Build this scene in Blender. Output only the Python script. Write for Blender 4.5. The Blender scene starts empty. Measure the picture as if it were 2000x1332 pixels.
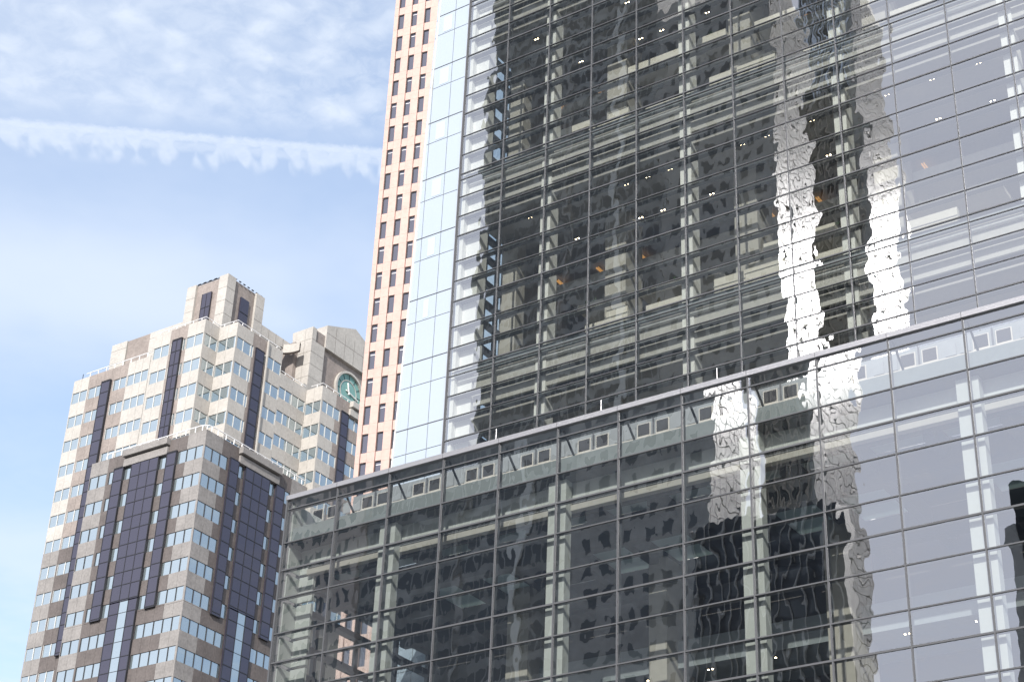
import bpy, math, random
from mathutils import Vector, Matrix
random.seed(7)
SC = bpy.context.scene
COL = SC.collection

# ------------------------------------------------------------------ camera
cam = bpy.data.cameras.new("camera")
cam.sensor_fit = 'HORIZONTAL'; cam.sensor_width = 36.0; cam.lens = 62.142
cam.clip_start = 0.1; cam.clip_end = 6000
cob = bpy.data.objects.new("camera", cam); COL.objects.link(cob)
cob.matrix_world = Matrix(((0.82965345, 0.25207036, 0.4981322, 0.0),
                           (0.55709007, -0.43199672, -0.70924572, 0.0),
                           (0.03641165, 0.86593266, -0.49883346, 1.6),
                           (0, 0, 0, 1)))
SC.camera = cob
SC.view_settings.view_transform = 'Standard'
SC.view_settings.look = 'None'
SC.view_settings.gamma = 1.0
SC.view_settings.use_curve_mapping = False
SC.view_settings.exposure = 0.95
SC.cycles.max_bounces = 10
SC.cycles.diffuse_bounces = 4
SC.cycles.glossy_bounces = 5
SC.cycles.transmission_bounces = 4
SC.cycles.transparent_max_bounces = 16
SC.cycles.sample_clamp_indirect = 8.0
SC.cycles.caustics_reflective = False
SC.cycles.caustics_refractive = False

# ------------------------------------------------------------------ sun and sky
SUN = Vector((0.305, -0.797, 0.521)).normalized()
ELEV = math.asin(SUN.z)
sl = bpy.data.lights.new("sun", 'SUN'); sl.energy = 3.1; sl.angle = math.radians(0.5)
sl.color = (1.0, 0.95, 0.89)
so = bpy.data.objects.new("sun", sl); COL.objects.link(so)
so.rotation_euler = SUN.to_track_quat('Z', 'Y').to_euler()

W = bpy.data.worlds.new("World"); SC.world = W; W.use_nodes = True
nt = W.node_tree; nt.nodes.clear()
def wn(t, **k):
    n = nt.nodes.new(t)
    for a, b in k.items(): setattr(n, a, b)
    return n
def L(a, b): nt.links.new(a, b)
def wmath(op, a, b=None, c=None, clamp=False):
    n = wn('ShaderNodeMath', operation=op); n.use_clamp = clamp
    for i, v in enumerate((a, b, c)):
        if v is None: continue
        if isinstance(v, (int, float)): n.inputs[i].default_value = v
        else: L(v, n.inputs[i])
    return n.outputs[0]
def wramp(v, a, b):
    n = wn('ShaderNodeMapRange', interpolation_type='SMOOTHSTEP')
    L(v, n.inputs['Value']); n.inputs['From Min'].default_value = a; n.inputs['From Max'].default_value = b
    return n.outputs['Result']
sky = wn('ShaderNodeTexSky', sky_type='NISHITA'); sky.sun_disc = False
sky.sun_elevation = ELEV; sky.sun_rotation = math.atan2(SUN.x, SUN.y)
sky.air_density = 1.0; sky.dust_density = 1.6; sky.ozone_density = 1.6; sky.altitude = 20
bg = wn('ShaderNodeBackground'); bg.inputs[1].default_value = 0.15
out = wn('ShaderNodeOutputWorld')
tc = wn('ShaderNodeTexCoord')
sp = wn('ShaderNodeSeparateXYZ'); L(tc.outputs['Generated'], sp.inputs[0])
zc = wmath('MAXIMUM', sp.outputs[2], 0.06)
px = wmath('DIVIDE', sp.outputs[0], zc); py = wmath('DIVIDE', sp.outputs[1], zc)
cb = wn('ShaderNodeCombineXYZ'); L(px, cb.inputs[0]); L(py, cb.inputs[1])
P = cb.outputs[0]                                   # place on the cloud layer overhead
def wnoise(scale, detail=4, rough=0.55, vec=P, dist=0.0):
    n = wn('ShaderNodeTexNoise'); n.inputs['Scale'].default_value = scale
    n.inputs['Detail'].default_value = detail; n.inputs['Roughness'].default_value = rough
    n.inputs['Distortion'].default_value = dist
    L(vec, n.inputs['Vector']); return n.outputs['Fac']
# distance across (d) and along (t) the flight path, on the cloud layer
d = wmath('ADD', wmath('MULTIPLY', px, -0.627), wmath('MULTIPLY', py, 0.779))
t = wmath('ADD', wmath('MULTIPLY', px, 0.779), wmath('MULTIPLY', py, 0.627))
edge = wmath('MULTIPLY', wmath('SUBTRACT', wnoise(75, 4, 0.65), 0.5), 0.016)
dj = wmath('ADD', d, edge)
core = wmath('MULTIPLY', wramp(dj, 1.380, 1.391), wmath('SUBTRACT', 1.0, wramp(dj, 1.394, 1.404)))
strand = wmath('MULTIPLY', wmath('MULTIPLY', wramp(dj, 1.394, 1.404), wmath('SUBTRACT', 1.0, wramp(dj, 1.408, 1.420))), 0.62)
core = wmath('MAXIMUM', core, strand)
tv = wn('ShaderNodeCombineXYZ'); L(t, tv.inputs[0]); L(wmath('MULTIPLY', d, 0.35), tv.inputs[1])
lobe = wnoise(62, 1.5, 0.45, tv.outputs[0], 0.2)
fade = wmath('MULTIPLY', wmath('SUBTRACT', d, 1.410), 4.5)          # fewer and thinner puffs away from the trail
fringe = wmath('MULTIPLY', wramp(wmath('SUBTRACT', lobe, fade), 0.34, 0.54), wramp(dj, 1.388, 1.398))
fringe = wmath('MULTIPLY', fringe, wmath('SUBTRACT', 1.0, wramp(d, 1.424, 1.452)))
fringe = wmath('MULTIPLY', fringe, wmath('ADD', 0.30, wmath('MULTIPLY', wnoise(80, 3), 0.5)))
trail = wmath('MAXIMUM', wmath('MULTIPLY', wmath('MULTIPLY', core, wmath('ADD', 0.45, wmath('MULTIPLY', wnoise(90, 4, 0.6), 0.8))), 0.68), wmath('MULTIPLY', fringe, 0.95))
# high puffed cirrus above the trail, a thin veil lower down
vo = wn('ShaderNodeTexVoronoi', feature='SMOOTH_F1'); vo.inputs['Scale'].default_value = 27; vo.inputs['Smoothness'].default_value = 0.6
wv = wn('ShaderNodeTexNoise'); wv.inputs['Scale'].default_value = 22; wv.inputs['Detail'].default_value = 3; L(P, wv.inputs['Vector'])
ws = wn('ShaderNodeVectorMath', operation='SCALE'); L(wv.outputs['Color'], ws.inputs[0]); ws.inputs['Scale'].default_value = 0.035
wa = wn('ShaderNodeVectorMath', operation='ADD'); L(P, wa.inputs[0]); L(ws.outputs[0], wa.inputs[1]); L(wa.outputs[0], vo.inputs['Vector'])
fine = wramp(wnoise(38, 4, 0.62, P, 0.4), 0.32, 0.68)
puff = wmath('MULTIPLY', wmath('SUBTRACT', 1.0, wramp(vo.outputs['Distance'], 0.10, 0.66)), wmath('ADD', 0.62, wmath('MULTIPLY', wramp(wnoise(9, 3, 0.6), 0.35, 0.65), 0.38)))
puff = wmath('ADD', wmath('MULTIPLY', puff, 0.62), wmath('MULTIPLY', fine, 0.38))
big = wramp(wnoise(3.2, 3, 0.5), 0.30, 0.62)
above = wmath('SUBTRACT', 1.0, wramp(d, 1.33, 1.40))
mid = wmath('MULTIPLY', wramp(d, 1.44, 1.66), wmath('SUBTRACT', 1.0, wramp(d, 1.70, 1.98)))
low = wramp(d, 2.28, 2.42)
veil = wmath('MULTIPLY', wramp(wnoise(2.2, 5, 0.6), 0.35, 0.7), 0.35)
c1 = wmath('MULTIPLY', above, wmath('MULTIPLY', wmath('ADD', 0.12, wmath('MULTIPLY', puff, 0.95)), wmath('ADD', 0.62, wmath('MULTIPLY', big, 0.2))))
c2 = wmath('MULTIPLY', mid, wmath('ADD', 0.22, wmath('MULTIPLY', big, 0.4)))
cl = wmath('MAXIMUM', wmath('MAXIMUM', c1, c2), wmath('MAXIMUM', trail, wmath('MULTIPLY', low, veil)))
haze_ = wmath('ADD', 0.30, wmath('MULTIPLY', veil, 0.5))
back = wmath('MULTIPLY', wramp(wmath('MULTIPLY', sp.outputs[1], -1.0), 0.0, 0.7), 0.5)
haze_ = wmath('ADD', haze_, back)
haze_ = wmath('MINIMUM', haze_, 1.0)
cl = wmath('SUBTRACT', 1.0, wmath('MULTIPLY', wmath('SUBTRACT', 1.0, cl), wmath('SUBTRACT', 1.0, haze_)), clamp=True)
mix = wn('ShaderNodeMixRGB'); L(cl, mix.inputs[0]); L(sky.outputs[0], mix.inputs[1])
glow = wn('ShaderNodeMixRGB'); L(wramp(wmath('MULTIPLY', sp.outputs[1], -1.0), 0.0, 0.8), glow.inputs[0])
glow.inputs[1].default_value = (3.05, 3.35, 3.8, 1); glow.inputs[2].default_value = (5.2, 5.35, 5.9, 1); L(glow.outputs[0], mix.inputs[2])
L(mix.outputs[0], bg.inputs[0]); L(bg.outputs[0], out.inputs[0])

# ------------------------------------------------------------------ materials
def mat(name, col, rough=0.7, metal=0.0, spec=0.4, noise=None, bump=0.0, emit=None):
    m = bpy.data.materials.new(name); m.use_nodes = True
    n = m.node_tree.nodes; l = m.node_tree.links; p = n['Principled BSDF']
    p.inputs['Base Color'].default_value = (*col, 1); p.inputs['Roughness'].default_value = rough
    p.inputs['Metallic'].default_value = metal; p.inputs['Specular IOR Level'].default_value = spec
    if noise:
        amp, sc1, sc2 = noise
        tcn = n.new('ShaderNodeTexCoord')
        a = n.new('ShaderNodeTexNoise'); a.inputs['Scale'].default_value = sc1; a.inputs['Detail'].default_value = 5
        b = n.new('ShaderNodeTexNoise'); b.inputs['Scale'].default_value = sc2; b.inputs['Detail'].default_value = 2
        l.new(tcn.outputs['Object'], a.inputs['Vector']); l.new(tcn.outputs['Object'], b.inputs['Vector'])
        ad = n.new('ShaderNodeMath'); ad.operation = 'ADD'; l.new(a.outputs['Fac'], ad.inputs[0]); l.new(b.outputs['Fac'], ad.inputs[1])
        mr = n.new('ShaderNodeMapRange'); l.new(ad.outputs[0], mr.inputs['Value'])
        mr.inputs['From Min'].default_value = 0.7; mr.inputs['From Max'].default_value = 1.3
        mr.inputs['To Min'].default_value = 1 - amp; mr.inputs['To Max'].default_value = 1 + amp
        vm = n.new('ShaderNodeVectorMath'); vm.operation = 'SCALE'; vm.inputs[0].default_value = col
        l.new(mr.outputs[0], vm.inputs['Scale']); l.new(vm.outputs[0], p.inputs['Base Color'])
        if bump:
            bp = n.new('ShaderNodeBump'); bp.inputs['Strength'].default_value = bump; bp.inputs['Distance'].default_value = 0.02
            l.new(b.outputs['Fac'], bp.inputs['Height']); l.new(bp.outputs[0], p.inputs['Normal'])
    if emit:
        p.inputs['Emission Color'].default_value = (*emit[0], 1); p.inputs['Emission Strength'].default_value = emit[1]
    return m

def glass(name, tint, base, wave, extra=0.0, refl=(1, 1, 1), solid=None):
    """Architectural glass: clear pane that mirrors a part of what is in front of it, slightly wavy."""
    m = bpy.data.materials.new(name); m.use_nodes = True
    n = m.node_tree.nodes; l = m.node_tree.links; n.clear()
    o = n.new('ShaderNodeOutputMaterial')
    tcn = n.new('ShaderNodeTexCoord'); geo = n.new('ShaderNodeNewGeometry')
    acc = geo.outputs['Normal']
    def addv(vec, sx, sy, sz):
        nonlocal acc
        s = n.new('ShaderNodeVectorMath'); s.operation = 'MULTIPLY'; l.new(vec, s.inputs[0]); s.inputs[1].default_value = (sx, sy, sz)
        a = n.new('ShaderNodeVectorMath'); a.operation = 'ADD'; l.new(acc, a.inputs[0]); l.new(s.outputs[0], a.inputs[1]); acc = a.outputs[0]
    for (scl, amp, st, det) in wave:
        mp = n.new('ShaderNodeMapping'); mp.inputs['Scale'].default_value = (scl, scl, scl * st); l.new(tcn.outputs['Object'], mp.inputs[0])
        t_ = n.new('ShaderNodeTexNoise'); t_.inputs['Scale'].default_value = 1; t_.inputs['Detail'].default_value = det
        l.new(mp.outputs[0], t_.inputs['Vector'])
        sb = n.new('ShaderNodeVectorMath'); sb.operation = 'SUBTRACT'; l.new(t_.outputs['Color'], sb.inputs[0]); sb.inputs[1].default_value = (.5, .5, .5)
        addv(sb.outputs[0], amp, amp, amp * 0.7)
    if extra:   # each pane is pillowed a little: it rolls off towards its edges
        uv = n.new('ShaderNodeUVMap'); su = n.new('ShaderNodeSeparateXYZ'); l.new(uv.outputs[0], su.inputs[0])
        cbn = n.new('ShaderNodeCombineXYZ')
        for i, k in ((0, 1.0), (1, 0.6)):
            a = n.new('ShaderNodeMath'); a.operation = 'SUBTRACT'; l.new(su.outputs[i], a.inputs[0]); a.inputs[1].default_value = .5
            b = n.new('ShaderNodeMath'); b.operation = 'ABSOLUTE'; l.new(a.outputs[0], b.inputs[0])
            c = n.new('ShaderNodeMath'); c.operation = 'MULTIPLY'; l.new(a.outputs[0], c.inputs[0]); l.new(b.outputs[0], c.inputs[1])
            e = n.new('ShaderNodeMath'); e.operation = 'MULTIPLY'; l.new(c.outputs[0], e.inputs[0]); e.inputs[1].default_value = extra * k
            l.new(e.outputs[0], cbn.inputs[0 if i == 0 else 2])
        addv(cbn.outputs[0], 1, 1, 1)
    nz = n.new('ShaderNodeVectorMath'); nz.operation = 'NORMALIZE'; l.new(acc, nz.inputs[0])
    gl = n.new('ShaderNodeBsdfGlossy'); gl.inputs['Roughness'].default_value = 0.0 if solid is None else 0.03
    gl.inputs['Color'].default_value = (*refl, 1); l.new(nz.outputs[0], gl.inputs['Normal'])
    if solid is None:
        tr = n.new('ShaderNodeBsdfTransparent'); tr.inputs['Color'].default_value = (*tint, 1)
    else:
        tr = n.new('ShaderNodeBsdfDiffuse'); tr.inputs['Color'].default_value = (*solid, 1)
    fr = n.new('ShaderNodeFresnel'); fr.inputs['IOR'].default_value = 1.5
    ma = n.new('ShaderNodeMath'); ma.operation = 'MULTIPLY_ADD'; l.new(fr.outputs[0], ma.inputs[0]); ma.inputs[1].default_value = 1 - base; ma.inputs[2].default_value = base
    ma.use_clamp = True
    mx = n.new('ShaderNodeMixShader'); l.new(ma.outputs[0], mx.inputs[0]); l.new(tr.outputs[0], mx.inputs[1]); l.new(gl.outputs[0], mx.inputs[2])
    l.new(mx.outputs[0], o.inputs[0])
    return m

M_ = {}
WAVE = [(0.30, 0.014, 0.7, 1), (1.3, 0.012, 0.55, 2), (3.4, 0.0075, 0.32, 0.5)]
M_['glass'] = glass('clear_curtain_glass', (.86, .89, .87), 0.24, WAVE, 0.012, (.93, .95, 1.0))
M_['frit'] = glass('pale_blue_glass', (.9, .9, .9), 0.20, [(0.2, 0.004, 0.7, 1)], 0.0, (.92, .96, 1.0), solid=(.33, .385, .45))
M_['fritin'] = glass('pale_blue_glass_inner', (.9, .9, .9), 0.20, [(0.2, 0.004, 0.7, 1)], 0.0, (.92, .96, 1.0), solid=(.40, .47, .52))
M_['twglass'] = glass('tower_window_glass', (.9, .9, .9), 0.50, [(0.25, 0.012, 0.7, 1), (0.9, .004, 1, 0)], 0.0, (.68, .77, .82), solid=(.12, .15, .16))
M_['bayglass'] = glass('dark_violet_glass', (.9, .9, .9), 0.03, [(0.25, 0.006, 0.7, 1)], 0.0, (.9, .9, 1.0), solid=(.030, .028, .046))
M_['sideglass'] = glass('side_wall_glass', (.84, .90, .90), 0.05, [(0.25, 0.006, 0.7, 1)], 0.0)
M_['pinkglass'] = glass('dark_window_glass', (.9, .9, .9), 0.10, [(0.4, 0.02, 0.7, 1)], 0.0, (.8, .85, 1.0), solid=(.05, .045, .055))
M_['metal'] = mat('grey_mullion_metal', (.085, .088, .096), 0.5, 0.0)
M_['cap'] = mat('aluminium_cap', (.36, .36, .38), 0.38, 0.5)
M_['fin'] = mat('grey_shade_shelf', (.085, .09, .09), 0.55)
M_['band'] = mat('blue_grey_panel', (.26, .29, .305), 0.5, noise=(.08, 0.5, 3))
M_['band2'] = mat('grey_screen_panel', (.21, .225, .235), 0.5, noise=(.08, 0.5, 3))
M_['white'] = mat('white_painted_steel', (.78, .78, .75), 0.5, noise=(.03, 0.4, 5))
M_['podwhite'] = mat('pale_grey_steel', (.52, .545, .53), 0.5, noise=(.03, 0.4, 5))
M_['fascia'] = mat('grey_beige_panel', (.44, .43, .40), 0.6, noise=(.08, 0.5, 4))
M_['ceil'] = mat('taupe_ceiling', (.36, .345, .32), 0.7, noise=(.06, 0.3, 4))
M_['inner'] = mat('beige_inner_wall', (.42, .40, .36), 0.7, noise=(.06, 0.4, 4))
M_['darkwall'] = mat('dark_slatted_wall', (.085, .08, .075), 0.6)
M_['slat'] = mat('slat_edge', (.19, .175, .16), 0.6)
M_['steel'] = mat('dark_steel_beam', (.075, .08, .09), 0.5)
M_['skylit'] = mat('pale_ceiling_panel', (.50, .55, .53), 0.6)
m_ = bpy.data.materials.new('translucent_ceiling_panel'); m_.use_nodes = True; n_ = m_.node_tree.nodes; n_.clear()
o_ = n_.new('ShaderNodeOutputMaterial'); t_ = n_.new('ShaderNodeBsdfTranslucent'); t_.inputs[0].default_value = (.42, .48, .47, 1)
d_ = n_.new('ShaderNodeBsdfDiffuse'); d_.inputs[0].default_value = (.5, .55, .53, 1); x_ = n_.new('ShaderNodeMixShader'); x_.inputs[0].default_value = .6
m_.node_tree.links.new(d_.outputs[0], x_.inputs[1]); m_.node_tree.links.new(t_.outputs[0], x_.inputs[2]); m_.node_tree.links.new(x_.outputs[0], o_.inputs[0])
M_['skylit'] = m_
M_['lowwall'] = mat('pale_stone_wall', (.62, .59, .52), 0.7, noise=(.05, .4, 3))
M_['opening'] = mat('dark_louvre', (.018, .018, .02), 0.5)
M_['plant'] = mat('plant_leaves', (.03, .06, .02), 0.6)
M_['lamp'] = mat('lit_downlight', (.9, .8, .6), 0.4, emit=((1.0, .80, .52), 14))
M_['can'] = mat('black_lamp_housing', (.01, .01, .01), 0.5)
M_['wood'] = mat('wood_strip_glow', (.45, .22, .06), 0.5, emit=((1.0, .50, .13), 0.32))  # warm light on the wood is put in as emission
M_['stoneL'] = mat('pale_granite', (.42, .40, .37), 0.75, noise=(.13, 0.35, 2.6), bump=.1)
M_['stoneB'] = mat('rosy_brown_granite', (.26, .225, .205), 0.75, noise=(.20, 0.5, 3.2), bump=.1)
M_['stoneG'] = mat('grey_granite', (.235, .222, .213), 0.75, noise=(.20, 0.4, 3.0), bump=.1)
M_['stoneD'] = mat('dark_brown_granite', (.115, .10, .095), 0.75, noise=(.22, 0.5, 3.4), bump=.1)
M_['joint'] = mat('stone_joint', (.14, .125, .11), 0.9)
M_['wframe'] = mat('white_window_frame', (.62, .62, .60), 0.5)
M_['dframe'] = mat('dark_window_frame', (.03, .03, .035), 0.5)
M_['rail'] = mat('white_railing', (.80, .80, .80), 0.4)
M_['bronze'] = mat('dark_metal', (.02, .02, .025), 0.5)
M_['clock'] = mat('verdigris_clock_face', (.17, .33, .31), 0.5, noise=(.12, 0.5, 3))
M_['pink'] = mat('salmon_granite', (.50, .35, .305), 0.7, noise=(.09, 0.45, 2.0))
M_['pinkB'] = mat('brown_reveal', (.30, .17, .12), 0.7)
M_['glare'] = mat('polished_pale_cladding', (.40, .39, .37), 0.16, 0.0, 0.32, noise=(.3, .25, 1.5))
M_['glareB'] = mat('pale_side_cladding', (.46, .45, .42), 0.24, 0.0, 0.10, noise=(.3, .25, 1.5))
M_['streakfin'] = mat('added_streak_fin', (.92, .92, .90), 0.22, 1.0)  # mirror-like finish chosen to put bright streaks into the reflection
M_['lightstone'] = mat('pale_stone_cladding', (.75, .73, .68), 0.6, noise=(.10, 0.2, 1))
M_['farstone'] = mat('brown_stone_tower', (.47, .45, .42), 0.8, noise=(.15, 0.2, 1))
M_['farwin'] = glass('far_window_glass', (.9, .9, .9), 0.02, [(0.3, 0.02, 0.7, 1)], 0.0, (.7, .72, .72), solid=(.13, .128, .125))
M_['farglass'] = mat('far_dark_cladding', (.33, .325, .31), 0.6, noise=(.4, 0.06, .4))
M_['farpale'] = mat('rosy_stone', (.62, .54, .48), 0.8, noise=(.1, .3, 2))
M_['asphalt'] = mat('asphalt', (.05, .05, .05), 0.9)
M_['paving'] = mat('pavement', (.30, .29, .27), 0.9, noise=(.1, .3, 3))

# ------------------------------------------------------------------ mesh helpers
class MB:
    def __init__(s): s.v = []; s.f = []; s.m = []; s.uv = []; s.mats = []
    def mi(s, m):
        if m not in s.mats: s.mats.append(m)
        return s.mats.index(m)
    def quad(s, a, b, c, d_, m, uv=None):
        i = len(s.v); s.v += [a, b, c, d_]; s.f.append((i, i + 1, i + 2, i + 3)); s.m.append(s.mi(m))
        s.uv.append(uv or ((0, 0), (1, 0), (1, 1), (0, 1)))
    def poly(s, pts, m):
        i = len(s.v); s.v += pts; s.f.append(tuple(range(i, i + len(pts)))); s.m.append(s.mi(m)); s.uv.append(tuple((0, 0) for _ in pts))
    def box(s, x0, x1, y0, y1, z0, z1, m):
        if x0 > x1: x0, x1 = x1, x0
        if y0 > y1: y0, y1 = y1, y0
        if z0 > z1: z0, z1 = z1, z0
        i = len(s.v)
        s.v += [(x0, y0, z0), (x1, y0, z0), (x1, y1, z0), (x0, y1, z0), (x0, y0, z1), (x1, y0, z1), (x1, y1, z1), (x0, y1, z1)]
        for f in ((0, 3, 2, 1), (4, 5, 6, 7), (0, 1, 5, 4), (1, 2, 6, 5), (2, 3, 7, 6), (3, 0, 4, 7)):
            s.f.append(tuple(i + k for k in f)); s.m.append(s.mi(m)); s.uv.append(((0, 0), (1, 0), (1, 1), (0, 1)))
    def prism(s, pts, axis, a, b, m):
        """closed outline pts in the two other axes, swept from a to b along axis"""
        def p3(p, q):
            return (q, p[0], p[1]) if axis == 'x' else ((p[0], q, p[1]) if axis == 'y' else (p[0], p[1], q))
        i = len(s.v); k = len(pts)
        s.v += [p3(p, a) for p in pts] + [p3(p, b) for p in pts]
        s.f.append(tuple(range(i, i + k))); s.f.append(tuple(range(i + 2 * k - 1, i + k - 1, -1)))
        s.m += [s.mi(m)] * 2; s.uv += [tuple((0, 0) for _ in pts)] * 2
        for j in range(k):
            j2 = (j + 1) % k
            s.f.append((i + j, i + j2, i + k + j2, i + k + j)); s.m.append(s.mi(m)); s.uv.append(((0, 0),) * 4)
    def tube(s, a, b, r, m, n=6):
        a = Vector(a); b = Vector(b); dd = (b - a).normalized()
        u = dd.orthogonal().normalized(); w = dd.cross(u); i = len(s.v)
        for q in (a, b):
            for k in range(n):
                an = 2 * math.pi * k / n; s.v.append(tuple(q + u * r * math.cos(an) + w * r * math.sin(an)))
        for k in range(n):
            k2 = (k + 1) % n
            s.f.append((i + k, i + k2, i + n + k2, i + n + k)); s.m.append(s.mi(m)); s.uv.append(((0, 0),) * 4)
        s.f.append(tuple(i + k for k in range(n))); s.f.append(tuple(i + n + k for k in reversed(range(n))))
        s.m += [s.mi(m)] * 2; s.uv += [((0, 0),) * n] * 2
    def build(s, name, parent=None, uv=False, fix=True):
        me = bpy.data.meshes.new(name); me.from_pydata(s.v, [], s.f)
        for m in s.mats: me.materials.append(M_[m])
        me.polygons.foreach_set('material_index', s.m)
        if uv:
            lay = me.uv_layers.new(name='UVMap'); k = 0
            for u in s.uv:
                for c in u: lay.data[k].uv = c; k += 1
        me.update()
        o = bpy.data.objects.new(name, me); COL.objects.link(o)
        if parent: o.parent = parent
        return o
def thing(name, label, cat, group=None):
    o = bpy.data.objects.new(name, None); COL.objects.link(o); o.empty_display_size = 1
    o['label'] = label; o['category'] = cat
    if group: o['group'] = group
    return o
def struct(o): o['kind'] = 'structure'; return o

# ------------------------------------------------------------------ ground
b = MB(); b.quad((-1500, -1500, 0), (1500, -1500, 0), (1500, 1500, 0), (-1500, 1500, 0), 'paving'); struct(b.build('ground'))
b = MB(); b.quad((-700, 22, .004), (700, 22, .004), (700, 40, .004), (-700, 40, .004), 'asphalt'); struct(b.build('road'))

# ================================================================== GLASS OFFICE TOWER (upper facade)
D1 = 69.2; X0 = -52.87; PX = 3.045; NB = 15
tower = thing('glass_tower', 'tall clear glass office tower with grey mullions, white columns and atriums behind the glass', 'office tower')
CYC = [0.0, 1.42, 2.80, 4.52, 5.90, 7.26, 9.02, 10.40, 11.78, 13.03]         # transom heights within one three-storey cycle
ZB = 49.57
rowsU = sorted({round(ZB + 13.45 * k + c, 2) for k in (-1, 0, 1, 2) for c in CYC if 34 < ZB + 13.45 * k + c < 86})
mull = [X0 + PX * k for k in range(NB + 1)]
# glass panes
panes = []
for k in range(NB):
    for i in range(len(rowsU) - 1):
        panes.append((mull[k], mull[k + 1], rowsU[i], rowsU[i + 1]))
def pane_into(bb, x0, x1, z0, z1, y):
    ja, jb = random.uniform(-.003, .003), random.uniform(-.003, .003)
    bb.quad((x0, y + ja, z0), (x1, y + jb, z0), (x1, y - ja, z1), (x0, y - jb, z1), 'glass')
def place_panes(pl, y, parent, vis):
    v = [p for p in pl if vis(p)]; v.sort(key=lambda p: -(p[1] * 1.0 - p[2] * 0.15))
    near = set(v[:100]); rest = MB()
    for p in pl:
        if p in near:
            bb = MB(); pane_into(bb, *p, y); bb.build('window', parent, uv=True)
        else: pane_into(rest, *p, y)
    o = rest.build('window', parent, uv=True); o['kind'] = 'stuff'
place_panes(panes, D1, tower, lambda p: p[3] > 45 + (p[0] + 52) * .02 and p[2] < 76.5 - (p[0] + 52) * .42)
for x in mull:
    b = MB(); b.box(x - .024, x + .024, D1 - .04, D1 + .22, 34, 86, 'metal'); b.build('mullion', tower)
# transoms, their inner shelves, and the end fin
for z in rowsU:
    b = MB(); tw = .034 if min(abs((z - ZB) % 13.45 - q) for q in (0, 4.52, 9.02)) < .05 else .019
    for k in range(NB):
        b.box(mull[k] + .025, mull[k + 1] - .025, D1 - .035, D1 + .09, z - tw, z + tw, 'metal')
    b.build('transom', tower)
ph = [ (z - ZB) % 13.45 for z in rowsU ]
for z, q in zip(rowsU, ph):
    if q < .1 or q > 13.2 or abs(q - 13.03) < .05: continue
    b = MB(); b.box(X0 + .1, mull[-1], D1 + .17, D1 + .50, z - .05, z + .02, 'fin'); b.build('shade_shelf', tower)
b = MB(); b.box(X0 - .09, X0 - .055, D1 - .10, D1 + .1, 34, 86, 'cap'); b.build('corner_fin', tower)
# white corner pier with recessed boxes between the shelves
b = MB()
b.box(-52.55, -51.61, D1 + .55, D1 + 1.35, 34, 86, 'white')
b.box(-52.80, -52.56, D1 + .20, D1 + .95, 34, 86, 'white')
b.build('corner_pier', tower)
# columns behind every third mullion
for k in range(2, NB + 1, 3):
    b = MB(); b.box(mull[k] - .56, mull[k] + .12, D1 + .52, D1 + 1.35, 34, 86, 'white'); b.build('column', tower)
XE = mull[-1] + 6
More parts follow.
